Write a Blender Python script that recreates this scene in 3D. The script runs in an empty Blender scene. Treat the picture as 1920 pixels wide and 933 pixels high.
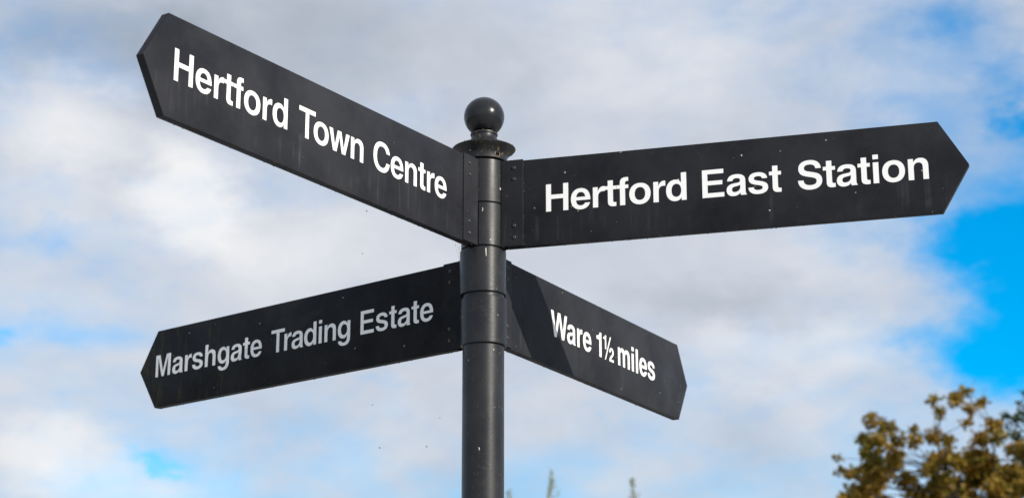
import bpy, bmesh, math, random
from mathutils import Vector, Matrix

# ------------------------------------------------------------------ camera
sc = bpy.context.scene
col = sc.collection
GZ = 2.48                       # height of the upper fingers' lower edge above the ground
cam_d = bpy.data.cameras.new('camera')
cam = bpy.data.objects.new('camera', cam_d)
col.objects.link(cam)
sc.camera = cam
cF = Vector((0.01422833, 0.95954006, 0.28121243))
cR = Vector((0.99989259, -0.01464286, -0.00062725))
cU = Vector((-0.00351588, -0.28119115, 0.95964534))
m = Matrix((cR, cU, -cF)).transposed().to_4x4()
m.translation = Vector((0.0, -3.18451, 1.55228))
cam.matrix_world = m
cam_d.sensor_fit = 'HORIZONTAL'
cam_d.sensor_width = 36.0
cam_d.lens = 69.99
cam_d.clip_start = 0.05
cam_d.clip_end = 6000
cam_d.dof.use_dof = True
cam_d.dof.focus_distance = 3.12
cam_d.dof.aperture_fstop = 9.0

# ------------------------------------------------------------------ sky, sun, exposure
SUN_EL, SUN_AZ = math.radians(26.0), math.radians(-43.6)     # azimuth counted from +X
to_sun = Vector((math.cos(SUN_AZ) * math.cos(SUN_EL), math.sin(SUN_AZ) * math.cos(SUN_EL), math.sin(SUN_EL)))
sun_d = bpy.data.lights.new('sun', 'SUN')
sun_d.energy = 5.0
sun_d.angle = math.radians(0.53)
sun_d.color = (1.0, 0.93, 0.83)
sun = bpy.data.objects.new('sun', sun_d)
col.objects.link(sun)
sun.rotation_euler = to_sun.to_track_quat('Z', 'Y').to_euler()
sun.location = (6, -6, 8)

SKY_STRENGTH = 0.15
CLOUD_GAIN = 1.0
# gaps of blue and bright / grey banks of the cloud deck: azimuth from +Y, elevation, half widths (degrees), amount
HOLES = [(16.6, 14.8, 2.6, 2.6, 1.25), (15.2, 12.7, 1.7, .9, .62), (12.39, 13.82, 1.07, .34, .4), (15.95, 19.54, .8, .6, .75),
         (14.04, 22.6, 1.1, .7, .3), (15.31, 20.71, .8, .8, .3), (-12.7, 16.68, .9, .22, .2), (-14.0, 13.13, .7, .28, .42),
         (-9.1, 10.02, .9, .17, .42), (-12.03, 13.35, 1.84, .28, .25), (-2.53, 12.89, .92, .21, .25), (13.92, 16.32, 1.3, .6, .35),
         (-13.8, 22.6, 2.4, 1.2, .08), (4.0, 9.2, 9.0, 1.3, .16), (14.2, 19.5, 2.2, 2.8, .3), (-12.8, 19.6, 3.0, 1.0, -.2), (-13.0, 15.0, 3.0, .8, -.12), (-13.0, 10.4, 2.4, .8, -.2),
         (-4.5, 22.2, 5.0, 1.5, -.35), (4.5, 20.5, 5.0, 2.6, -.35), (-3.5, 16.0, 4.0, 1.3, -.3), (6.5, 15.2, 4.5, 1.2, -.3), (-9.5, 18.6, 2.6, 1.4, -.25)]
TONES = [(-8.75, 18.04, 1.3, 1.46, .5), (-12.45, 19.7, 2.3, .92, .28), (-12.87, 10.33, 2.15, .84, .35), (-9.85, 9.33, 2.46, .61, .25),
         (8.99, 13.38, 3.99, .92, .25), (5.61, 21.41, 3.68, 1.38, .12), (-4.89, 16.21, 3.38, .92, .15), (-12.78, 22.28, 3.07, 1.07, -.32),
         (-5.08, 22.3, 5.06, 1.7, -.36), (6.86, 14.66, 2.61, .61, -.2), (-10.46, 20.51, 1.38, .92, -.2)]
world = bpy.data.worlds.new('World')
sc.world = world
world.use_nodes = True
nt = world.node_tree
nt.nodes.clear()


def nd(tree, kind, **kw):
    n = tree.nodes.new(kind)
    for k, v in kw.items():
        setattr(n, k, v)
    return n


def mth(tree, op, a, b=None, clamp=False):
    n = nd(tree, 'ShaderNodeMath', operation=op, use_clamp=clamp)
    for i, v in enumerate((a, b)):
        if v is None:
            continue
        if isinstance(v, (int, float)):
            n.inputs[i].default_value = v
        else:
            tree.links.new(v, n.inputs[i])
    return n.outputs[0]


def vmth(tree, op, a, b):
    n = nd(tree, 'ShaderNodeVectorMath', operation=op)
    for i, v in enumerate((a, b)):
        if v is None:
            continue
        if isinstance(v, (tuple, list, Vector)):
            n.inputs[i].default_value = v
        else:
            tree.links.new(v, n.inputs[i])
    return n.outputs['Value'] if op in ('LENGTH', 'DOT_PRODUCT') else n.outputs[0]


def noise(tree, vec, scale, detail=4.0, rough=.55, dist=0.0, out='Fac'):
    n = nd(tree, 'ShaderNodeTexNoise')
    n.inputs['Scale'].default_value = scale
    n.inputs['Detail'].default_value = detail
    n.inputs['Roughness'].default_value = rough
    n.inputs['Distortion'].default_value = dist
    tree.links.new(vec, n.inputs['Vector'])
    return n.outputs[out]


def maprange(tree, v, a, b, c=0.0, d=1.0, smooth=True):
    n = nd(tree, 'ShaderNodeMapRange', interpolation_type='SMOOTHSTEP' if smooth else 'LINEAR')
    tree.links.new(v, n.inputs['Value'])
    for k, x in zip(('From Min', 'From Max', 'To Min', 'To Max'), (a, b, c, d)):
        n.inputs[k].default_value = x
    return n.outputs['Result']


def mixcol(tree, fac, a, b, blend='MIX'):
    n = nd(tree, 'ShaderNodeMix', data_type='RGBA', blend_type=blend)
    for sock, v in ((n.inputs['Factor'], fac), (n.inputs[6], a), (n.inputs[7], b)):
        if isinstance(v, (int, float)):
            sock.default_value = v
        elif isinstance(v, (tuple, list)):
            sock.default_value = (*v[:3], 1)
        else:
            tree.links.new(v, sock)
    return n.outputs[2]


def build_sky():
    t = nt
    tc = nd(t, 'ShaderNodeTexCoord')
    d0 = vmth(t, 'NORMALIZE', tc.outputs['Generated'], None)
    flat = vmth(t, 'MULTIPLY', d0, (1, 1, 1.9))
    wob = noise(t, flat, 13.0, 8.0, .66, 0.0, 'Color')
    wob = vmth(t, 'MULTIPLY', vmth(t, 'SUBTRACT', wob, (.5, .5, .5)), (.085, .085, .05))
    dw = vmth(t, 'ADD', d0, wob)

    def bank(az, el, rx, rz):
        a, e = math.radians(az), math.radians(el)
        c = (math.sin(a) * math.cos(e), math.cos(a) * math.cos(e), math.sin(e))
        v = vmth(t, 'MULTIPLY', vmth(t, 'SUBTRACT', dw, c), (1 / math.radians(rx), 1 / math.radians(rx), 1 / math.radians(rz)))
        return maprange(t, vmth(t, 'LENGTH', v, None), 0.25, 1.75, 1.0, 0.0)
    big = noise(t, flat, 3.1, 3.0, .5, .2)
    mid = noise(t, flat, 15.0, 7.0, .58, .25)
    fine = noise(t, vmth(t, 'ADD', flat, (3.1, 1.7, .4)), 42.0, 6.0, .6, .2)
    cover = mth(t, 'ADD', 1.08, mth(t, 'MULTIPLY', mth(t, 'SUBTRACT', big, .5), 1.3))
    cover = mth(t, 'MINIMUM', cover, 1.2)
    cover = mth(t, 'ADD', cover, mth(t, 'MULTIPLY', mth(t, 'SUBTRACT', mid, .5), 1.15))
    cover = mth(t, 'ADD', cover, mth(t, 'MULTIPLY', mth(t, 'SUBTRACT', fine, .5), .42))
    for h in HOLES:
        cover = mth(t, 'SUBTRACT', cover, mth(t, 'MULTIPLY', bank(*h[:4]), h[4]))
    cover = maprange(t, cover, -.1, 1.42)
    soft = noise(t, vmth(t, 'ADD', flat, (1.3, 5.2, 2.2)), 9.0, 6.0, .55, .3)
    tone = mth(t, 'ADD', .52, mth(t, 'MULTIPLY', mth(t, 'SUBTRACT', soft, .5), .95))
    tone = mth(t, 'ADD', tone, mth(t, 'MULTIPLY', mth(t, 'SUBTRACT', fine, .5), .08))
    for h in TONES:
        tone = mth(t, 'ADD', tone, mth(t, 'MULTIPLY', bank(*h[:4]), h[4]))
    ramp = nd(t, 'ShaderNodeValToRGB')
    g = CLOUD_GAIN
    els = ramp.color_ramp.elements
    els[0].position, els[0].color = 0.0, (.36 * g, .41 * g, .485 * g, 1)
    els[1].position, els[1].color = 1.0, (.90 * g, .90 * g, .91 * g, 1)
    e = els.new(.5)
    e.color = (.60 * g, .645 * g, .73 * g, 1)
    t.links.new(tone, ramp.inputs[0])
    cloud = vmth(t, 'SCALE', ramp.outputs[0], None)
    cloud.node.inputs['Scale'].default_value = 1 / SKY_STRENGTH
    sky = nd(t, 'ShaderNodeTexSky', sky_type='NISHITA', sun_disc=False)
    sky.sun_elevation = SUN_EL
    sky.sun_rotation = math.atan2(to_sun.x, to_sun.y)
    sky.air_density = 1.0
    sky.dust_density = .3
    sky.ozone_density = 2.5
    hs = nd(t, 'ShaderNodeHueSaturation')
    hs.inputs['Hue'].default_value = .495
    hs.inputs['Saturation'].default_value = 1.75
    hs.inputs['Value'].default_value = 1.35
    t.links.new(sky.outputs[0], hs.inputs['Color'])
    bg = nd(t, 'ShaderNodeBackground')
    bg.inputs['Strength'].default_value = SKY_STRENGTH
    t.links.new(mixcol(t, cover, hs.outputs[0], cloud), bg.inputs['Color'])
    out = nd(t, 'ShaderNodeOutputWorld')
    t.links.new(bg.outputs[0], out.inputs[0])


build_sky()
vs = sc.view_settings
vs.view_transform = 'Standard'
vs.look = 'None'
vs.exposure = 0.0
vs.gamma = 1.0
vs.use_curve_mapping = False
sc.cycles.use_denoising = True
sc.cycles.max_bounces = 6

rnd = random.Random(11)


# ------------------------------------------------------------------ helpers
def mesh_obj(name, verts, faces, mat, parent=None, smooth=False):
    me = bpy.data.meshes.new(name)
    me.from_pydata([tuple(v) for v in verts], [], faces)
    me.update()
    return link(name, me, mat, parent, smooth)


def link(name, me, mat, parent=None, smooth=False):
    if mat and not me.materials:
        me.materials.append(mat)
    if smooth:
        for p in me.polygons:
            p.use_smooth = True
    o = bpy.data.objects.new(name, me)
    col.objects.link(o)
    if parent:
        o.parent = parent
    return o


def bm_obj(name, bm, mat, parent=None, smooth=False):
    bmesh.ops.recalc_face_normals(bm, faces=bm.faces)
    me = bpy.data.meshes.new(name)
    bm.to_mesh(me)
    bm.free()
    return link(name, me, mat, parent, smooth)


def smooth_by_angle(o, deg=35):
    me = o.data
    for p in me.polygons:
        p.use_smooth = True
    me.set_sharp_from_angle(angle=math.radians(deg))


def empty(name, loc=(0, 0, 0)):
    o = bpy.data.objects.new(name, None)
    o.empty_display_size = .1
    col.objects.link(o)
    o.location = loc
    return o


def tag(o, label=None, cat=None, group=None, kind=None):
    for k, v in (('label', label), ('category', cat), ('group', group), ('kind', kind)):
        if v:
            o[k] = v
    return o


def prism(points, y0, y1, bevel=0.0, seg=2):
    """points: outline in x,z; extruded from y0 to y1"""
    bm = bmesh.new()
    a = [bm.verts.new((x, y0, z)) for x, z in points]
    b = [bm.verts.new((x, y1, z)) for x, z in points]
    n = len(points)
    bm.faces.new(a)
    bm.faces.new(b[::-1])
    for i in range(n):
        bm.faces.new((a[i], b[i], b[(i + 1) % n], a[(i + 1) % n]))
    bmesh.ops.recalc_face_normals(bm, faces=bm.faces)
    if bevel:
        bmesh.ops.bevel(bm, geom=list(bm.edges), offset=bevel, segments=seg, profile=.6, affect='EDGES')
    return bm


def lathe(profile, seg=64, a0=0.0, a1=None):
    """profile of (r, z); full turn, or an arc a0..a1 closed with end faces (profile then a closed loop)"""
    bm = bmesh.new()
    full = a1 is None
    n = seg if full else seg + 1
    rings = []
    for i in range(n):
        a = a0 + (2 * math.pi if full else a1 - a0) * i / seg
        rings.append([bm.verts.new((r * math.cos(a), r * math.sin(a), z)) for r, z in profile])
    k = len(profile)
    for i in range(seg):
        p, q = rings[i], rings[(i + 1) % n]
        for j in range(k if not full else k - 1):
            vs_ = [p[j], q[j], q[(j + 1) % k], p[(j + 1) % k]]
            bm.faces.new(vs_)
    if not full:
        bm.faces.new(rings[0])
        bm.faces.new(rings[-1][::-1])
    bmesh.ops.remove_doubles(bm, verts=bm.verts, dist=1e-6)
    return bm


# ------------------------------------------------------------------ materials
def new_mat(name):
    mt = bpy.data.materials.new(name)
    mt.use_nodes = True
    t = mt.node_tree
    b = t.nodes['Principled BSDF']
    return mt, t, b


def paint(name, streaks=0.0, deep=1.0, algae=0.0, specks=1.0, dirt=0.0, tip=1.0, spec=.06, rough_range=(.36, .5)):
    """weathered black gloss paint: bird lime specks, rain runs, algae, grime"""
    mt, t, b = new_mat(name)
    tc = nd(t, 'ShaderNodeTexCoord')
    ob = tc.outputs['Object']
    sep = nd(t, 'ShaderNodeSeparateXYZ')
    t.links.new(ob, sep.inputs[0])
    base = mixcol(t, maprange(t, noise(t, ob, 6, 6, .62), .3, .7), tuple(deep * q for q in (.0145, .0155, .0195)), tuple(deep * q for q in (.030, .031, .035)))
    haze = maprange(t, noise(t, ob, 38, 6, .65), .45, .75)
    base = mixcol(t, mth(t, 'MULTIPLY', haze, .3), base, (.032, .033, .037))
    if streaks:
        sv = vmth(t, 'MULTIPLY', ob, (1, 1, .045))
        st = maprange(t, noise(t, sv, 90, 4, .65), .50, .74)
        st = mth(t, 'MULTIPLY', st, maprange(t, noise(t, ob, 12, 3, .6), .4, .62))
        low = mth(t, 'MULTIPLY', maprange(t, sep.outputs[2], .0, .02), maprange(t, sep.outputs[2], .05, .066, 1, 0))
        base = mixcol(t, mth(t, 'MULTIPLY', mth(t, 'MULTIPLY', st, low), streaks), base, (.15, .16, .18))
    if algae:
        sv = vmth(t, 'MULTIPLY', ob, (1, 1, .16))
        st = maprange(t, noise(t, sv, 60, 6, .72), .48, .78)
        zone = maprange(t, mth(t, 'MULTIPLY', sep.outputs[0], tip), .50, .76)
        base = mixcol(t, mth(t, 'MULTIPLY', mth(t, 'MULTIPLY', st, zone), algae), base, (.11, .080, .026))
    if dirt:
        dm = maprange(t, noise(t, ob, 190, 5, .7), .56, .66)
        dm2 = maprange(t, noise(t, ob, 40, 3, .6), .42, .6)
        dc = mixcol(t, noise(t, ob, 150, 2), (.05, .06, .015), (.30, .20, .09))
        base = mixcol(t, mth(t, 'MULTIPLY', mth(t, 'MULTIPLY', dm, dm2), dirt), base, dc)
    rough = maprange(t, noise(t, ob, 14, 6, .65), .3, .7, *rough_range)
    if specks:
        for sc_, thr, key in ((95, .075, 0), (210, .06, 1)):
            vo = nd(t, 'ShaderNodeTexVoronoi', feature='F1')
            vo.inputs['Scale'].default_value = sc_
            wv = vmth(t, 'ADD', ob, vmth(t, 'MULTIPLY', noise(t, ob, 300, 2, .5, 0, 'Color'), (.004, .004, .004)))
            t.links.new(wv, vo.inputs['Vector'])
            cs = nd(t, 'ShaderNodeSeparateColor')
            t.links.new(vo.outputs['Color'], cs.inputs[0])
            pick = mth(t, 'GREATER_THAN', cs.outputs[0], .94 if key == 0 else .955)
            size = mth(t, 'MULTIPLY', cs.outputs[1], thr * 2.2)
            dot = mth(t, 'LESS_THAN', vo.outputs['Distance'], size)
            sm = mth(t, 'MULTIPLY', mth(t, 'MULTIPLY', dot, pick), specks)
            base = mixcol(t, sm, base, mixcol(t, cs.outputs[2], (.16, .14, .10), (.55, .53, .47)))
    t.links.new(base, b.inputs['Base Color'])
    t.links.new(rough, b.inputs['Roughness'])
    b.inputs['Specular IOR Level'].default_value = spec
    bp = nd(t, 'ShaderNodeBump')
    bp.inputs['Strength'].default_value = .12
    bp.inputs['Distance'].default_value = .001
    t.links.new(noise(t, ob, 260, 3, .6), bp.inputs['Height'])
    t.links.new(bp.outputs[0], b.inputs['Normal'])
    return mt


def plain(name, c1, c2, scale, rough=.6, spec=.3, bump=0.0, detail=5):
    mt, t, b = new_mat(name)
    tc = nd(t, 'ShaderNodeTexCoord')
    n = noise(t, tc.outputs['Object'], scale, detail, .6)
    t.links.new(mixcol(t, maprange(t, n, .3, .7), c1, c2), b.inputs['Base Color'])
    b.inputs['Roughness'].default_value = rough
    b.inputs['Specular IOR Level'].default_value = spec
    if bump:
        bp = nd(t, 'ShaderNodeBump')
        bp.inputs['Strength'].default_value = bump
        t.links.new(n, bp.inputs['Height'])
        t.links.new(bp.outputs[0], b.inputs['Normal'])
    return mt


def leaf_mat(name, c1, c2, c3, scale, trans=.35):
    mt, t, b = new_mat(name)
    tc = nd(t, 'ShaderNodeTexCoord')
    geo = nd(t, 'ShaderNodeNewGeometry')
    n = maprange(t, noise(t, tc.outputs['Object'], scale, 3, .6), .35, .65)
    c = mixcol(t, n, c1, c2)
    c = mixcol(t, maprange(t, geo.outputs['Random Per Island'], .45, 1.0), c, c3)
    t.links.new(c, b.inputs['Base Color'])
    b.inputs['Roughness'].default_value = .55
    b.inputs['Specular IOR Level'].default_value = .25
    tr = nd(t, 'ShaderNodeBsdfTranslucent')
    t.links.new(c, tr.inputs['Color'])
    mx = nd(t, 'ShaderNodeMixShader')
    mx.inputs[0].default_value = trans
    t.links.new(b.outputs[0], mx.inputs[1])
    t.links.new(tr.outputs[0], mx.inputs[2])
    t.links.new(mx.outputs[0], t.nodes['Material Output'].inputs[0])
    return mt


M_PAINT = paint('post_paint', deep=.62, specks=1.0, dirt=.2, spec=.34, rough_range=(.33, .44))
M_BALL = paint('ball_paint', deep=.6, specks=1.0, dirt=.12, spec=.32, rough_range=(.20, .27))
M_CAP = paint('cap_paint', specks=1.0, deep=.6, dirt=1.0, spec=.34)
M_BLADE = [paint('finger_paint_runs', deep=1.15, streaks=.3), paint('finger_paint_station', deep=.85, streaks=.2),
           paint('finger_paint_algae_shade', deep=.62, algae=.65, tip=-1.0, specks=.6), paint('finger_paint_plain', streaks=.12, specks=.6)]  # one black paint, tone scaled per finger; Marshgate's darkened to deepen its shade
M_RIVET = plain('rivet_black', (.02, .02, .023), (.04, .04, .042), 300, .35, .5)
M_HOLE_SHADE = plain('hole_shade', (.004, .004, .004), (.008, .008, .008), 100, .9, .1)
M_RUST = plain('rusty_rim', (.25, .17, .09), (.45, .36, .25), 400, .8, .2)
M_LETTER = plain('white_vinyl', (.84, .84, .83), (.90, .90, .89), 45, .5, .3, 0.0, 8)
M_MOSS = plain('moss', (.035, .045, .008), (.22, .16, .07), 120, .95, .1)
M_WEB = plain('web_silk', (.25, .25, .24), (.35, .35, .34), 50, .5, .3)
M_BIT = plain('web_debris', (.02, .018, .012), (.10, .07, .04), 200, .8, .2)
M_INSECT = plain('insect_body', (.008, .008, .008), (.02, .018, .015), 500, .5, .3)
M_WING = plain('insect_wing', (.25, .25, .25), (.35, .35, .35), 500, .3, .5)
M_BARK = plain('bark', (.035, .028, .02), (.08, .065, .05), 14, .9, .15, .6)
M_BIRCH = plain('birch_bark', (.24, .25, .17), (.38, .39, .30), 9, .8, .2, .3)
M_LEAF = leaf_mat('autumn_leaf', (.15, .15, .02), (.34, .20, .03), (.42, .27, .05), .9, .45)
M_LEAF_D = leaf_mat('dark_leaf', (.030, .055, .022), (.055, .080, .030), (.085, .09, .03), 1.1)
M_LEAF_P = leaf_mat('pale_leaf', (.16, .22, .06), (.22, .26, .08), (.27, .28, .09), 1.5, .5)
M_GROUND = plain('grass_ground', (.035, .055, .015), (.075, .085, .03), 2.5, .95, .1, .5, 8)
M_BOUNCE = plain('bounce_concrete', (.30, .295, .28), (.40, .39, .375), 30, .9, .2, .3, 8)

# ------------------------------------------------------------------ ground
bm = bmesh.new()
R0 = 3000.0
vs_ = [bm.verts.new((R0 * math.cos(i * math.pi / 32), R0 * math.sin(i * math.pi / 32), 0)) for i in range(64)]
bm.faces.new(vs_)
tag(bm_obj('ground', bm, M_GROUND), kind='structure')
bm = prism([(-16, -.05), (16, -.05), (16, .006), (-16, .006)], -18, 14)
tag(bm_obj('added_bounce_paving', bm, M_BOUNCE), kind='structure')  # unseen pale paving, added to bounce light up onto the shaded letters

# ------------------------------------------------------------------ glyphs (bold grotesque, 1000 units to the em)
ADV = dict(H=722, e=556, r=389, t=333, f=333, o=611, d=611, T=611, w=778, n=611, C=722, E=667, a=556, s=556, S=667,
           i=278, M=833, h=611, g=611, W=944, l=278, m=889)
ADV['1'] = 470
BOX = dict(H=(71, 651), e=(23, 528), r=(64, 373), t=(10, 309), f=(10, 318), o=(34, 578), d=(35, 551), T=(14, 598),
           w=(10, 769), n=(65, 546), C=(44, 684), E=(76, 621), a=(29, 527), s=(30, 519), S=(39, 629), i=(69, 209),
           M=(69, 765), h=(65, 546), g=(40, 553), W=(6, 938), l=(69, 209), m=(64, 826))
BOX['1'] = (69, 378)
KERN = {'To': -75, 'Tr': -60, 'Wa': -45, 'rd': -8, 'rt': 0}
GL = {
    'H': ['M71 0L71 718L208 718L208 440L514 440L514 718L651 718L651 0L514 0L514 322L208 322L208 0'],
    'E': ['M76 0L76 718L612 718L612 600L214 600L214 430L580 430L580 316L214 316L214 120L621 120L621 0'],
    'T': ['M14 598L14 718L598 718L598 598L374 598L374 0L238 0L238 598'],
    'M': ['M69 0L69 718L262 718L417 205L572 718L765 718L765 0L636 0L636 565L474 0L360 0L198 565L198 0'],
    'W': ['M6 718L148 718L258 205L400 718L544 718L686 205L796 718L938 718L756 0L618 0L472 535L326 0L188 0'],
    'w': ['M10 532L150 532L228 160L320 532L459 532L551 160L629 532L769 532L618 0L482 0L389 362L297 0L161 0'],
    'l': ['M69 0L69 718L209 718L209 0'],
    'i': ['M69 0L69 532L209 532L209 0', 'M69 603L69 725L209 725L209 603'],
    'n': ['M65 0L65 532L195 532L195 456C237 520 292 546 355 546C470 546 546 475 546 345L546 0L408 0L408 318C408 392 371 428 311 428C246 428 203 380 203 300L203 0'],
    'h': ['M65 0L65 718L203 718L203 468C241 520 295 546 355 546C470 546 546 475 546 345L546 0L408 0L408 318C408 392 371 428 311 428C246 428 203 380 203 300L203 0'],
    'm': ['M64 0L64 532L194 532L194 462C228 518 282 546 340 546C410 546 455 516 479 464C517 518 572 546 635 546C755 546 826 475 826 355L826 0L688 0L688 325C688 394 654 428 605 428C551 428 514 390 514 315L514 0L376 0L376 325C376 394 345 428 296 428C239 428 202 388 202 315L202 0'],
    'r': ['M64 0L64 532L195 532L195 430C226 510 280 546 340 546C352 546 363 545 373 543L373 404C360 408 345 410 328 410C246 410 203 365 203 275L203 0'],
    't': ['M10 432L10 532L90 532L90 676L228 676L228 532L309 532L309 432L228 432L228 156C228 118 242 104 276 104C288 104 298 105 309 107L309 0C290 -4 265 -6 238 -6C136 -6 90 32 90 126L90 432'],
    'f': ['M98 0L98 432L10 432L10 532L98 532L98 575C98 680 150 727 255 727C280 727 300 726 318 723L318 614C305 617 293 618 281 618C247 618 236 603 236 568L236 532L318 532L318 432L236 432L236 0'],
    'o': ['M306 546C142 546 34 437 34 266C34 95 142 -14 306 -14C470 -14 578 95 578 266C578 437 470 546 306 546',
          'M306 430C384 430 436 368 436 266C436 164 384 102 306 102C228 102 176 164 176 266C176 368 228 430 306 430'],
    'e': ['M528 226L163 226C168 140 210 95 282 95C332 95 369 118 386 158L520 158C490 48 400 -14 280 -14C120 -14 23 92 23 265C23 440 122 546 277 546C440 546 530 430 528 226',
          'M166 318L390 318C382 396 341 437 277 437C214 437 174 394 166 318'],
    'd': ['M551 0L551 718L413 718L413 468C378 520 330 546 268 546C128 546 35 435 35 266C35 97 128 -14 268 -14C335 -14 385 14 421 68L421 0',
          'M413 266C413 368 369 430 296 430C221 430 177 368 177 266C177 164 221 102 296 102C369 102 413 164 413 266'],
    'g': ['M553 532L424 532L424 462C390 518 340 546 278 546C138 546 40 440 40 272C40 105 135 2 275 2C335 2 383 28 417 78L417 30C417 -65 374 -108 293 -108C236 -108 201 -89 191 -48L56 -48C66 -155 150 -217 290 -217C465 -217 553 -135 553 20',
          'M417 275C417 371 369 430 298 430C223 430 180 371 180 275C180 179 223 118 298 118C369 118 417 179 417 275'],
    'a': ['M182 372L48 372C55 490 140 546 283 546C420 546 500 490 500 385L500 112C500 66 507 36 527 20L527 0L380 0C373 18 369 38 368 58C326 10 268 -14 200 -14C95 -14 29 45 29 145C29 245 92 298 215 315L300 326C350 333 366 350 366 382C366 421 337 438 278 438C219 438 189 418 182 372',
          'M366 260C345 247 320 240 285 235L245 228C191 218 166 195 166 154C166 113 191 92 236 92C312 92 366 140 366 215'],
    's': ['M30 172L166 172C173 118 208 94 280 94C344 94 379 113 379 148C379 180 359 194 290 210L210 228C95 254 42 305 42 385C42 485 125 546 268 546C415 546 497 486 502 376L370 376C365 420 331 440 268 440C209 440 178 424 178 392C178 362 196 350 262 334L345 315C465 287 519 238 519 155C519 50 430 -14 275 -14C120 -14 34 52 30 172'],
    'S': ['M39 235L180 235C184 145 241 102 345 102C439 102 488 136 488 195C488 244 461 267 380 289L240 325C115 357 58 420 58 525C58 655 160 737 330 737C500 737 603 655 608 510L469 510C462 583 411 620 325 620C246 620 200 589 200 535C200 491 229 469 300 451L440 416C570 384 629 320 629 212C629 70 520 -19 340 -19C158 -19 45 75 39 235'],
    'C': ['M684 478L544 478C525 569 465 615 378 615C256 615 188 521 188 360C188 197 256 103 378 103C470 103 530 156 545 257L684 257C668 86 552 -19 375 -19C170 -19 44 125 44 358C44 592 170 737 378 737C552 737 666 642 684 478'],
    '1': ['M378 0L378 710L268 710C250 628 188 590 69 587L69 488L240 488L240 0'],
    '2': ['M511 0L511 122L205 122C225 165 265 195 335 240C455 318 511 385 511 488C511 622 415 710 270 710C122 710 36 615 36 455L170 455C172 545 208 592 270 592C330 592 368 552 368 485C368 425 330 380 235 318C95 228 30 130 26 0'],
}


def contour(path, steps=9):
    import re
    pts = []
    for cmd, body in re.findall(r'([MLC])([^MLC]*)', path):
        v = [float(q) for q in body.split()]
        if cmd in 'ML':
            pts.append((v[0], v[1]))
        else:
            p0 = pts[-1]
            p1, p2, p3 = (v[0], v[1]), (v[2], v[3]), (v[4], v[5])
            for k in range(1, steps + 1):
                u = k / steps
                w = 1 - u
                pts.append(tuple(w ** 3 * p0[i] + 3 * w * w * u * p1[i] + 3 * w * u * u * p2[i] + u ** 3 * p3[i] for i in (0, 1)))
    if abs(pts[0][0] - pts[-1][0]) < .5 and abs(pts[0][1] - pts[-1][1]) < .5:
        pts.pop()
    return pts


glyph_cache = {}


def glyph_mesh(key, contours, thin=0.0):
    key = (key, thin)
    if key in glyph_cache:
        return glyph_cache[key]
    cu = bpy.data.curves.new('letter', 'CURVE')
    cu.dimensions = '2D'
    cu.fill_mode = 'BOTH'
    cu.offset = thin
    cu.extrude = 3.0                  # units of the em: about 0.2 mm either way
    for pts in contours:
        sp = cu.splines.new('POLY')
        sp.points.add(len(pts) - 1)
        for q, (x, y) in zip(sp.points, pts):
            q.co = (x, y, 0, 1)
        sp.use_cyclic_u = True
    tmp = bpy.data.objects.new('letter', cu)
    col.objects.link(tmp)
    dg = bpy.context.evaluated_depsgraph_get()
    me = bpy.data.meshes.new_from_object(tmp.evaluated_get(dg))
    bpy.data.objects.remove(tmp)
    bpy.data.curves.remove(cu)
    me.materials.clear()
    me.materials.append(M_LETTER)
    glyph_cache[key] = me
    return me


def half_contours():
    out = []
    for ch, k, ox, oy in (('1', .58, -30, 306), ('2', .58, 370, 0)):
        for p in GL[ch]:
            out.append([(x * k + ox, y * k + oy) for x, y in contour(p)])
    out.append([(95, -10), (152, -10), (500, 722), (443, 722)])
    return out


def put_letter(mesh, blade, x, y, z, k):
    o = bpy.data.objects.new('letter', mesh)
    col.objects.link(o)
    o.parent = blade
    o.matrix_local = Matrix.Translation((x, y, z)) @ Matrix.Rotation(math.pi / 2, 4, 'X') @ Matrix.Diagonal((k, k, k, 1))
    return o


def word(text, blade, x0, x1, base, cap, yface, thin):
    k = cap / 718
    pos, pen = [], 0.0
    for i, ch in enumerate(text):
        if i:
            pen += KERN.get(text[i - 1] + ch, 0)
        pos.append(pen)
        pen += ADV[ch]
    a = pos[0] + BOX[text[0]][0]
    b = pos[-1] + BOX[text[-1]][1]
    track = ((x1 - x0) / k - (b - a)) / max(1, len(text) - 1)
    for i, ch in enumerate(text):
        put_letter(glyph_mesh(ch, [contour(p) for p in GL[ch]], thin), blade, x0 + (pos[i] - a + track * i) * k, yface - .00025, base, k)


# ------------------------------------------------------------------ the fingerpost
post_root = empty('fingerpost', (0, 0, 0))
tag(post_root, 'black painted fingerpost with ball finial and four pointed direction fingers', 'signpost')
PR = .0343
bm = lathe([(0, 0), (PR, 0), (PR, GZ + .1535), (0, GZ + .1535)], 72)
smooth_by_angle(bm_obj('post', bm, M_PAINT, post_root))
bm = lathe([(PR + .0005, .004), (.052, .004), (.052, .028), (.046, .036), (PR + .0005, .036)], 48)
smooth_by_angle(bm_obj('base_collar', bm, M_PAINT, post_root))

# cap: skirt, flared dish, neck and ring; then the ball
prof = [(.0352, .1555), (.0388, .1555), (.0391, .1575), (.0392, .1635), (.0402, .1665), (.0430, .1700), (.0475, .1740), (.0515, .1775),
        (.0531, .1790), (.0535, .1798), (.0531, .1806), (.0490, .1826), (.0410, .1862), (.0320, .1896), (.0262, .1925), (.0230, .1960),
        (.0216, .2005), (.0216, .2040), (.0229, .2044), (.0233, .2064), (.0229, .2084), (.0212, .2088), (.0, .2090)]
bm = lathe([(r, z + GZ) for r, z in prof], 96)
cap = bm_obj('finial_cap', bm, M_CAP, post_root)
smooth_by_angle(cap, 38)
BR, BZ = .0344, GZ + .2383
bm = lathe([(BR * math.sin(a), BZ - BR * math.cos(a)) for a in [math.radians(38 + i * 142 / 40) for i in range(41)]], 72)
ball = bm_obj('finial_ball', bm, M_BALL, post_root)
smooth_by_angle(ball, 60)


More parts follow.
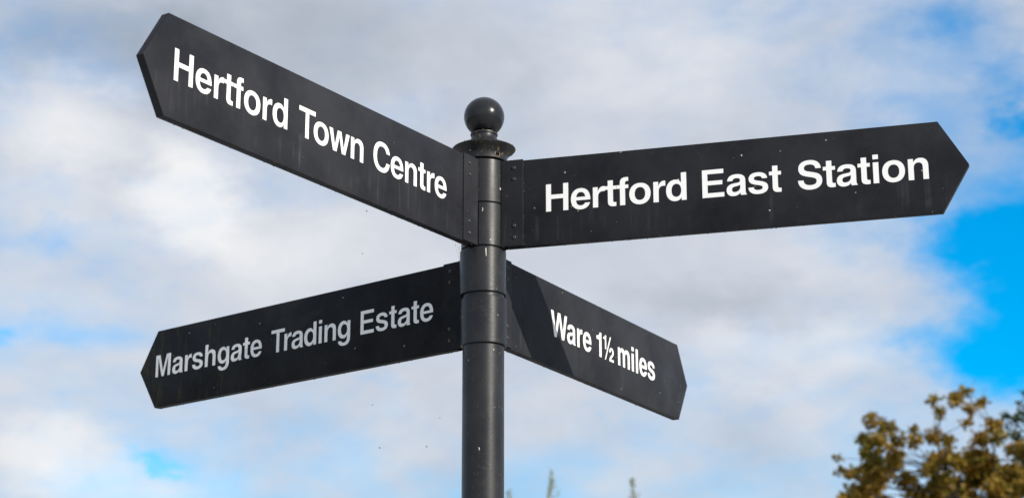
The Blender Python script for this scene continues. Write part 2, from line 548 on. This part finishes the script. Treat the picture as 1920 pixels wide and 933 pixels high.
def on_post(o, ang, r, z):
    """small part whose local Z points away from the post axis at angle ang"""
    out = Vector((math.cos(ang), math.sin(ang), 0))
    o.matrix_local = Matrix.Translation(out * r + Vector((0, 0, z))) @ out.to_track_quat('Z', 'Y').to_matrix().to_4x4()


bm = lathe([(.0041, -.001), (.0041, .0005), (.0045, .0008), (.0050, .0003), (.0050, -.001)], 24)
sr = bm_obj('screw_hole_rim', bm, M_RUST, cap)
on_post(sr, math.radians(-55), .0390, GZ + .1617)
bm = lathe([(0, .0004), (.0042, .0004), (.0042, -.001)], 20)
sh = bm_obj('screw_hole_shade_disc', bm, M_HOLE_SHADE, cap)  # near-black disc on the skirt, painting the shade inside a screw hole
on_post(sh, math.radians(-55), .0390, GZ + .1617)


def lump_mesh(spots, rmin, rmax, squash=.7):
    vv, ff = [], []
    for p in spots:
        r = rnd.uniform(rmin, rmax)
        b = len(vv)
        for d in ((1, 0, 0), (-1, 0, 0), (0, 1, 0), (0, -1, 0), (0, 0, 1), (0, 0, -1)):
            k = r * rnd.uniform(.5, 1.2)
            vv.append((p[0] + d[0] * k, p[1] + d[1] * k, p[2] + d[2] * k * squash))
        for f in ((0, 2, 4), (2, 1, 4), (1, 3, 4), (3, 0, 4), (2, 0, 5), (1, 2, 5), (3, 1, 5), (0, 3, 5)):
            ff.append(tuple(b + q for q in f))
    return vv, ff


spots = []
for i in range(150):
    a = rnd.uniform(-math.pi, math.pi)
    u = rnd.random() ** .6
    r = .0405 + u * .0125
    z = .1675 + u * .0110
    if rnd.random() < .25:
        r, z = .0533, rnd.uniform(.178, .182)
    spots.append((r * math.cos(a), r * math.sin(a), GZ + z))
for i in range(14):
    a = rnd.uniform(-math.pi, math.pi)
    spots.append((.0222 * math.cos(a), .0222 * math.sin(a), GZ + .2092))
tag(mesh_obj('moss', *lump_mesh(spots, .0004, .0012), M_MOSS, cap), kind='stuff')


def collar(name, parent, z0, z1, a0, a1, ri=.0346, ro=.0376, off=(0, 0)):
    c = .0008
    loop = [(ri, z0), (ro - c, z0), (ro, z0 + c), (ro, z1 - c), (ro - c, z1), (ri, z1)]
    bm = lathe(loop, 80, math.radians(a0), math.radians(a1))
    bmesh.ops.translate(bm, verts=bm.verts, vec=(off[0], off[1], 0))
    o = bm_obj(name, bm, M_PAINT, parent)
    smooth_by_angle(o, 40)
    return o


T = .0141       # thickness of a finger
H = .150
# direction angle, offset of the front face, flange end, shoulder, point, reading direction, lower edge
FINGERS = [
    (-2.16892, .00975, .0760, .78156, .0450, -1, GZ, 'finger_sign', 'left finger reading Hertford Town Centre, pale rain runs under the letters'),
    (-.29503, .01366, .0730, .75268, .0444, 1, GZ, 'finger_sign', 'right finger reading Hertford East Station, flecked with bird droppings'),
    (2.44562, -.00741, .0932, .81807, .0468, -1, GZ - .1552, 'finger_sign', 'shaded finger reading Marshgate Trading Estate, algae stains by its point'),
    (1.04658, .01606, .0625, .73605, .0435, 1, GZ - .1552, 'finger_sign', 'lower right finger reading Ware 1½ miles, crossed by a shadow'),
]
WORDS = [
    [('Hertford', -.7669, -.5250), ('Town', -.4995, -.3434), ('Centre', -.3186, -.1222)],
    [('Hertford', .1116, .3482), ('East', .3738, .5026), ('Station', .5288, .7347)],
    [('Marshgate', -.8195, -.5303), ('Trading', -.5070, -.3094), ('Estate', -.2855, -.1164)],
    [('Ware', .2068, .3604), ('1', .3813, .4032), ('miles', .4690, .6276)],
]
LAY = [(.0560, .0476), (.0560, .0476), (.0588, .0430), (.0556, .0462)]     # baseline, cap height

bm = lathe([(0, .0012), (.0008, .0011), (.0011, .0017), (.0020, .0018), (.0029, .0012), (.0034, .0001), (.0034, -.0005)], 18)
rivet_me = bpy.data.meshes.new('rivet')
bmesh.ops.recalc_face_normals(bm, faces=bm.faces)
bm.to_mesh(rivet_me)
bm.free()
rivet_me.materials.append(M_RIVET)
for p in rivet_me.polygons:
    p.use_smooth = True

blades = []
for i, (th, d, s_fl, s1, ap, sg, zb, nm, lab) in enumerate(FINGERS):
    u = Vector((math.cos(th), math.sin(th), 0))
    rd = u * sg
    up = Vector((0, 0, 1))
    into = up.cross(rd)                      # local Y: into the finger, away from the reader
    mat = Matrix((rd, into, up)).transposed().to_4x4()
    mat.translation = Vector((0, 0, zb))
    s0 = s_fl - .028
    out = [(sg * s0, 0), (sg * s1, 0), (sg * (s1 + ap), H / 2), (sg * s1, H), (sg * s0, H)]
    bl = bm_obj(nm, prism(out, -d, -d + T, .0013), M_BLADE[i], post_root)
    smooth_by_angle(bl, 25)
    bl.matrix_local = mat
    bl['label'] = lab
    blades.append(bl)
    # bracket plates clamping the root of the finger, front and back
    for y0, y1 in ((-d - .0026, -d - .0001), (-d + T + .0001, -d + T + .0026)):
        pts = [(sg * .0350, .0012), (sg * s_fl, .0012), (sg * s_fl, H + .0012), (sg * .0350, H + .0012)]
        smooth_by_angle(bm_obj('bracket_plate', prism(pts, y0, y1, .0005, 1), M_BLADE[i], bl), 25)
    sr_ = s_fl - .0155
    for z in (.0165, .0365, .1175, .1370):
        for yy, fl in ((-d - .0026, 1), (-d + T + .0026, -1)):
            o = bpy.data.objects.new('rivet', rivet_me)
            col.objects.link(o)
            o.parent = bl
            o.matrix_local = Matrix.Translation((sg * (sr_ + rnd.uniform(-.0006, .0006)), yy, z)) @ Matrix.Rotation(fl * math.pi / 2, 4, 'X')
    for w, x0, x1 in WORDS[i]:
        word(w, bl, x0, x1, LAY[i][0], LAY[i][1], -d, (-7.0, -4.0, -9.0, -3.0)[i])
    # moss and grit along the lower edge
    sp = []
    for k in range(70):
        s = s0 + (s1 - s0) * rnd.random() ** 1.6
        sp.append((sg * s, -d + rnd.choice((.0006, T - .0006, rnd.uniform(0, T))), -.0002))
    for k in range(26):
        sp.append((sg * s_fl + rnd.uniform(-.001, .002) * sg, -d - .0003, rnd.uniform(.002, .15)))
    tag(mesh_obj('moss', *lump_mesh(sp, .0004, .0013), M_MOSS, bl), kind='stuff')
put_letter(glyph_mesh('half', half_contours()), blades[3], .4085, -FINGERS[3][1] - .00025, LAY[3][0], LAY[3][1] / 718 * .98)

inv = [b.matrix_local.inverted() for b in blades]


def post_part_under(o, i):
    """keep a part built in post space where it is, as a child of finger i"""
    o.parent = blades[i]
    o.matrix_local = inv[i]


post_part_under(collar('collar', post_root, GZ + .0775, GZ + .1525, -36, -366 + 20), 0)
post_part_under(collar('collar', post_root, GZ + .0025, GZ + .0760, -102.6, 226), 1)
post_part_under(collar('collar', post_root, GZ - .0758, GZ - .0010, 75, 405, ro=.0385, off=(-.0010, 0)), 2)
post_part_under(collar('collar', post_root, GZ - .1621, GZ - .0836, 155, 485, ro=.0382, off=(.0007, 0)), 3)
bo = bm_obj('bolt', lathe([(0, .0018), (.0016, .0018), (.0019, .0024), (.0032, .0024), (.0036, .0015), (.0036, -.0008)], 20), M_RUST, post_root)
on_post(bo, math.radians(-114), PR, GZ + .040)

# bird droppings run down the collars and post
M_LIME = plain('bird_lime', (.50, .47, .40), (.68, .66, .60), 300, .8, .2)
for ang, r, z, w, L in ((-84, .0385, -.004, .0008, .014), (-146, .0385, -.008, .0006, .011), (-72, .0377, .012, .0010, .003), (-94, .0377, .066, .0005, .007),
                        (-101, .0344, -.335, .0006, .005), (-60, .0344, -.172, .0007, .003), (-52, .0383, -.115, .0007, .002), (-44, .0377, .104, .0010, .004)):
    pts, nseg = [], 8
    bv, bf = [], []
    for k in range(nseg + 1):
        q = k / nseg
        hw = w * (.45 + .55 * math.sin(math.pi * (.15 + .85 * q) ** .8)) * (1 if k < nseg else .3) + .0002
        x = rnd.uniform(-.0002, .0002) + .0006 * math.sin(3 * q + ang)
        for sx, hgt in ((-1, 0), (-.5, .0005), (.5, .0005), (1, 0)):
            a = math.radians(ang) + (x + sx * hw) / r
            rr = r + hgt - (.0002 if hgt == 0 else 0)
            bv.append((rr * math.cos(a), rr * math.sin(a), GZ + z - q * L))
    for k in range(nseg):
        for j in range(3):
            b_ = k * 4 + j
            bf.append((b_, b_ + 4, b_ + 5, b_ + 1))
    mesh_obj('bird_dropping', bv, bf, M_LIME, post_root, True)

# ------------------------------------------------------------------ cobweb and midges
webr = empty('cobweb', (-.05, -.03, GZ))
tag(webr, 'tattered cobweb holding bits of debris under the Hertford Town Centre finger', 'cobweb')


def tube(vv, ff, pts, radii, seg=5):
    b = len(vv)
    n = len(pts)
    for i, p in enumerate(pts):
        p = Vector(p)
        t = (Vector(pts[min(i + 1, n - 1)]) - Vector(pts[max(i - 1, 0)]))
        t = t.normalized() if t.length > 1e-9 else Vector((0, 0, 1))
        a = t.orthogonal().normalized()
        c = t.cross(a)
        for k in range(seg):
            w = 2 * math.pi * k / seg
            vv.append(tuple(p + (a * math.cos(w) + c * math.sin(w)) * radii[i]))
    for i in range(n - 1):
        for k in range(seg):
            k2 = (k + 1) % seg
            ff.append((b + i * seg + k, b + i * seg + k2, b + (i + 1) * seg + k2, b + (i + 1) * seg + k))
    ff.append(tuple(b + k for k in range(seg))[::-1])
    ff.append(tuple(b + (n - 1) * seg + k for k in range(seg)))


vv, ff, bits = [], [], []
u0 = Vector((math.cos(-2.16892), math.sin(-2.16892), 0))
n0 = Vector((-u0.y, u0.x, 0))
for k in range(6):
    s = rnd.uniform(.05, .085)
    a = u0 * s + n0 * rnd.uniform(-.006, .002) + Vector((0, 0, .0005))
    ang = math.radians(rnd.uniform(-185, -150))
    e = Vector((.0386 * math.cos(ang) - .001, .0386 * math.sin(ang), -rnd.uniform(.006, .030)))
    mid = (a + e) / 2 + Vector((0, 0, -rnd.uniform(.002, .008)))
    pts = [a * (1 - q) ** 2 + mid * 2 * q * (1 - q) + e * q * q for q in [j / 6 for j in range(7)]]
    tube(vv, ff, [p - Vector((-.05, -.03, 0)) for p in pts], [.00007] * 7, 4)
    for j in range(2):
        bits.append(pts[rnd.randint(1, 5)] - Vector((-.05, -.03, 0)))
mesh_obj('web_threads', vv, ff, M_WEB, webr)
tag(mesh_obj('trapped_debris', *lump_mesh(bits, .0006, .0018), M_BIT, webr), kind='stuff')

def make_midge(loc, rz, label):
    root = empty('midge', loc)
    root.rotation_euler = (0, rnd.uniform(-.4, .4), rz)
    tag(root, label, 'insect', 'midges flying around the fingerpost')
    prof_ = [(0, -.0014), (.00035, -.0011), (.0005, -.0004), (.00042, .0003), (.0006, .0007), (.0005, .0011), (.0003, .0012), (.00038, .0015), (0, .0018)]
    bm = lathe(prof_, 10)
    bmesh.ops.rotate(bm, verts=bm.verts, matrix=Matrix.Rotation(math.pi / 2, 3, 'Y'))
    bm_obj('body', bm, M_INSECT, root, True)
    for sy in (-1, 1):
        wv = [(.0008, sy * .0003, .0005), (.0010, sy * .0014, .0012), (.0002, sy * .0024, .0017), (-.0006, sy * .0020, .0014), (-.0002, sy * .0008, .0008)]
        wv += [(x, y, z - .00004) for x, y, z in wv]
        wf = [(0, 1, 2, 3, 4), (9, 8, 7, 6, 5)] + [(k, k + 5, (k + 1) % 5 + 5, (k + 1) % 5) for k in range(5)]
        mesh_obj('wing', wv, wf, M_WING, root)


for loc, rz, lab in (((-.19, -.1, 2.519), .5, 'tiny dark midge in the gap under the Hertford Town Centre finger'),
                     ((-.195, -.1, 2.447), 2.0, 'tiny dark midge hovering just above the Marshgate Trading Estate finger'),
                     ((-.175, -.1, 2.199), 1.2, 'tiny dark midge closest below the Marshgate Trading Estate finger'),
                     ((-.088, -.1, 2.133), 2.6, 'tiny dark midge lowest beside the post, left of it'),
                     ((-.162, -.1, 2.131), .2, 'tiny dark midge lowest and farthest left of the post'),
                     ((-.068, -.1, 2.179), 1.7, 'tiny dark midge nearest to the left side of the bare post')):
    make_midge(loc, rz, lab)

# ------------------------------------------------------------------ trees
def leaf_cloud(spots, size, rng, droop=.3):
    vv, ff = [], []
    for p in spots:
        k = size * rng.uniform(.65, 1.25)
        d = Vector((rng.gauss(0, 1), rng.gauss(0, 1), rng.gauss(-droop, .6))).normalized()
        n = Vector((rng.gauss(0, .8), rng.gauss(0, .8), rng.gauss(.5, .8)))
        s = d.cross(n)
        if s.length < 1e-4:
            s = d.orthogonal()
        s.normalize()
        n = s.cross(d)
        b = len(vv)
        w = k * rng.uniform(.30, .42)
        for q in (p, p + d * k * .35 + s * w + n * k * .10, p + d * k * .75 + s * w * .75 + n * k * .06, p + d * k,
                  p + d * k * .75 - s * w * .75 + n * k * .06, p + d * k * .35 - s * w + n * k * .10, p + d * k * .5):
            vv.append(tuple(q))
        ff += [(b, b + 1, b + 2, b + 6), (b + 6, b + 2, b + 3), (b, b + 6, b + 4, b + 5), (b + 6, b + 3, b + 4)]
    return vv, ff


def grow_tree(name, base, height, trunk_r, clumps, leaf_mt, bark, leaf, label, group, seed, per=520.0, twigs=()):
    rng = random.Random(seed)
    root = empty(name, base)
    tag(root, label, 'tree', group)
    B = Vector(base)
    cl = [(Vector(c) - B, r) for c, r in clumps]
    cen = sum((c for c, r in cl), Vector()) / len(cl)
    fork = Vector((cen.x * .25, cen.y * .25, height * .30))
    top = Vector((cen.x * .8, cen.y * .8, height * .80))
    tv, tf = [], []
    path = []
    for k in range(9):
        q = k / 8
        p = (fork * (q / .5) if q < .5 else fork.lerp(top, (q - .5) / .5))
        path.append(p + Vector((rng.uniform(-.05, .05), rng.uniform(-.05, .05), 0)) * (1 if k else 0))
    tube(tv, tf, path, [trunk_r * (1.35 if k == 0 else 1 - .92 * k / 8) for k in range(9)], 10)
    o = mesh_obj('trunk', tv, tf, bark, root, True)
    # scaffold limbs to seeds spread over the clumps, then boughs to every clump
    bv, bf = [], []
    seeds = rng.sample(cl, min(12, len(cl)))
    nodes = [(p, trunk_r * (1 - .9 * k / 8)) for k, p in enumerate(path) if k >= 4]

    def bough(a, b, r0, r1):
        L = (b - a).length
        m1 = a.lerp(b, .4) + Vector((rng.uniform(-.1, .1) * L, rng.uniform(-.1, .1) * L, -.06 * L + rng.uniform(-.05, .05) * L))
        pts = []
        for k in range(6):
            q = k / 5
            pts.append(a * (1 - q) ** 2 + m1 * 2 * q * (1 - q) + b * q * q)
        tube(bv, bf, pts, [r0 + (r1 - r0) * k / 5 for k in range(6)], 5)
        return pts
    limbs = []
    for c, r in seeds:
        below = [n for n in nodes if n[0].z < c.z - .15 * height] or nodes[:1]
        a, ra = min(below, key=lambda n: (n[0] - c).length)
        pts = bough(a, c, min(ra * .6, trunk_r * .45), .012)
        limbs += [(p, trunk_r * .4 * (1 - k / 6) + .01) for k, p in enumerate(pts) if k >= 2]
    for c, r in cl:
        a, ra = min(limbs, key=lambda n: (n[0] - c).length + (1.0 if n[0].z > c.z else 0))
        if (a - c).length > .05:
            bough(a, c, min(ra * .5, .03), .004)
        for k in range(3):
            e = c + Vector((rng.gauss(0, 1), rng.gauss(0, 1), rng.gauss(.3, 1))).normalized() * r * 1.1
            bough(c, e, .006, .002)
    for a, b in twigs:
        bough(Vector(a) - B, Vector(b) - B, .007, .002)
    mesh_obj('branches', bv, bf, bark, root, True)
    spots = []
    for c, r in cl:
        n = max(6, int(per * r * r))
        for k in range(n):
            v = Vector((rng.gauss(0, 1), rng.gauss(0, 1), rng.gauss(0, 1))).normalized() * r * rng.random() ** .45
            v.z *= .85
            spots.append(c + v * rng.uniform(.8, 1.25))
    vv, ff = leaf_cloud(spots, leaf, rng)
    tag(mesh_obj('crown', vv, ff, leaf_mt, root), kind='stuff')
    return root


A_CL = [((7.23, 33.12, 8.91), .19), ((7.55, 33.5, 8.85), .17), ((7.85, 32.5, 8.64), .09), ((8.38, 33.03, 9.29), .12), ((8.68, 33.94, 9.28), .11),
        ((8.69, 33.95, 9.15), .08), ((8.57, 32.1, 9.1), .18), ((8.82, 32.3, 9.26), .12), ((8.98, 31.92, 8.99), .11), ((8.99, 32.86, 9.08), .13),
        ((8.68, 31.87, 8.61), .11), ((9.42, 32.9, 8.77), .17), ((7.13, 33.36, 8.6), .17), ((7.17, 32.47, 8.35), .24), ((7.13, 33.42, 8.36), .12),
        ((7.68, 33.22, 8.54), .19), ((7.72, 31.86, 8.28), .15), ((8.36, 33.14, 8.61), .17), ((8.45, 32.42, 8.39), .15), ((9.16, 32.8, 8.52), .19),
        ((9.4, 32.48, 8.48), .17), ((7.3, 33.46, 8.14), .25), ((7.12, 32.86, 7.68), .26), ((7.44, 32.18, 8.05), .17), ((7.81, 33.11, 7.78), .23),
        ((8.48, 33.67, 8.28), .19), ((8.09, 32.54, 7.87), .19), ((8.53, 32.33, 8.01), .19), ((8.41, 32.73, 7.71), .23), ((9.19, 34.05, 8.19), .17),
        ((9.14, 34.14, 7.85), .19), ((9.41, 33.41, 8.23), .15), ((10.01, 33.97, 8.52), .15), ((9.62, 33.83, 7.85), .19), ((9.71, 32.71, 7.96), .15),
        ((9.58, 32.02, 7.48), .19), ((6.61, 33.37, 8.25), .08), ((6.59, 33.14, 7.98), .09), ((6.67, 32.67, 7.83), .11), ((6.47, 32.34, 7.35), .09)]
rc = random.Random(5)
full = list(A_CL)
for c, q in A_CL[12:36]:                    # filling between the nearest clumps, farther back in the crown
    full.append(((c[0] + rc.uniform(-.25, .35), c[1] + rc.uniform(.4, 1.6), c[2] - rc.uniform(.15, .45)), q * rc.uniform(.8, 1.2)))
for k in range(22):
    full.append(((rc.uniform(8.9, 10.6), rc.uniform(32.2, 34.6), rc.uniform(7.3, 8.45)), rc.uniform(.14, .24)))
while len(full) < 330:                       # the rest of the crown, below and to the right
    v = Vector((rc.uniform(-1, 1), rc.uniform(-1, 1), rc.uniform(-1, 1)))
    if .25 < v.length < 1:
        p = Vector((9.6 + v.x * 3.3, 33.2 + v.y * 2.9, 5.9 + v.z * 3.1))
        lim = 7.55 if p.x < 10.2 else 8.9 - max(0, p.x - 11.5) * .5
        if p.z < lim and p.x > 6.6 + max(0, 7.2 - p.z) * -.1:
            full.append((tuple(p), rc.uniform(.16, .32)))
grow_tree('autumn_tree', (9.6, 33.2, 0), 9.3, .21, full, M_LEAF, M_BARK, .092,
          'broad tree with loose olive and rust brown autumn leaves at lower right', None, 21, 4300,
          [((8.98, 32.9, 9.0), (9.17, 33.0, 9.72)), ((9.1, 32.9, 9.0), (9.38, 33.0, 9.52)), ((8.9, 32.5, 8.9), (9.05, 32.7, 9.35))])
D_CL = [((11.52, 39.81, 10.39), .12), ((11.74, 39.94, 10.26), .22), ((11.84, 39.54, 10.57), .11), ((11.81, 39.58, 10.37), .18),
        ((11.75, 39.92, 9.95), .2), ((12.28, 40.72, 11.03), .18), ((12.21, 40.17, 10.55), .22)]
full = list(D_CL)
while len(full) < 230:
    v = Vector((rc.uniform(-1, 1), rc.uniform(-1, 1), rc.uniform(-1, 1)))
    if .2 < v.length < 1:
        p = Vector((14.2 + v.x * 2.9, 40.3 + v.y * 2.7, 7.4 + v.z * 4.4))
        if p.z < 9.9 + max(0, p.x - 11.8) * 1.2:
            full.append((tuple(p), rc.uniform(.2, .36)))
grow_tree('dark_tree', (14.2, 40.3, 0), 11.6, .24, full, M_LEAF_D, M_BARK, .11,
          'dark green tree at the right edge, behind the autumn coloured one', None, 22, 1100)
for k, (tip, lab) in enumerate([((2.04, 55.0, 11.89), 'wispy pale tree top nearest below the Ware finger, tallest of three'),
                                ((4.41, 55.0, 11.63), 'wispy pale tree top below the point of the Ware finger'),
                                ((.76, 55.0, 11.27), 'wispy pale tree top half hidden by the signpost')]):
    T_ = Vector(tip)
    cl = []
    while len(cl) < 150:
        q = rc.random() ** 1.3
        rr = (.05 + 1.5 * q ** .9) * math.sqrt(rc.random())
        a = rc.uniform(0, 2 * math.pi)
        cl.append(((T_.x + rr * math.cos(a), T_.y + rr * math.sin(a), T_.z - .08 - q * 8.2), .06 + .22 * q))
    for j in range(7):
        cl.append(((T_.x + rc.uniform(-.07, .07), T_.y + rc.uniform(-.1, .1), T_.z - .05 - j * .13), .06))
    grow_tree('birch_tree', (T_.x, T_.y, 0), T_.z, .13, cl, M_LEAF_P, M_BIRCH, .040, lab, 'distant slender trees behind the post', 30 + k, 120)
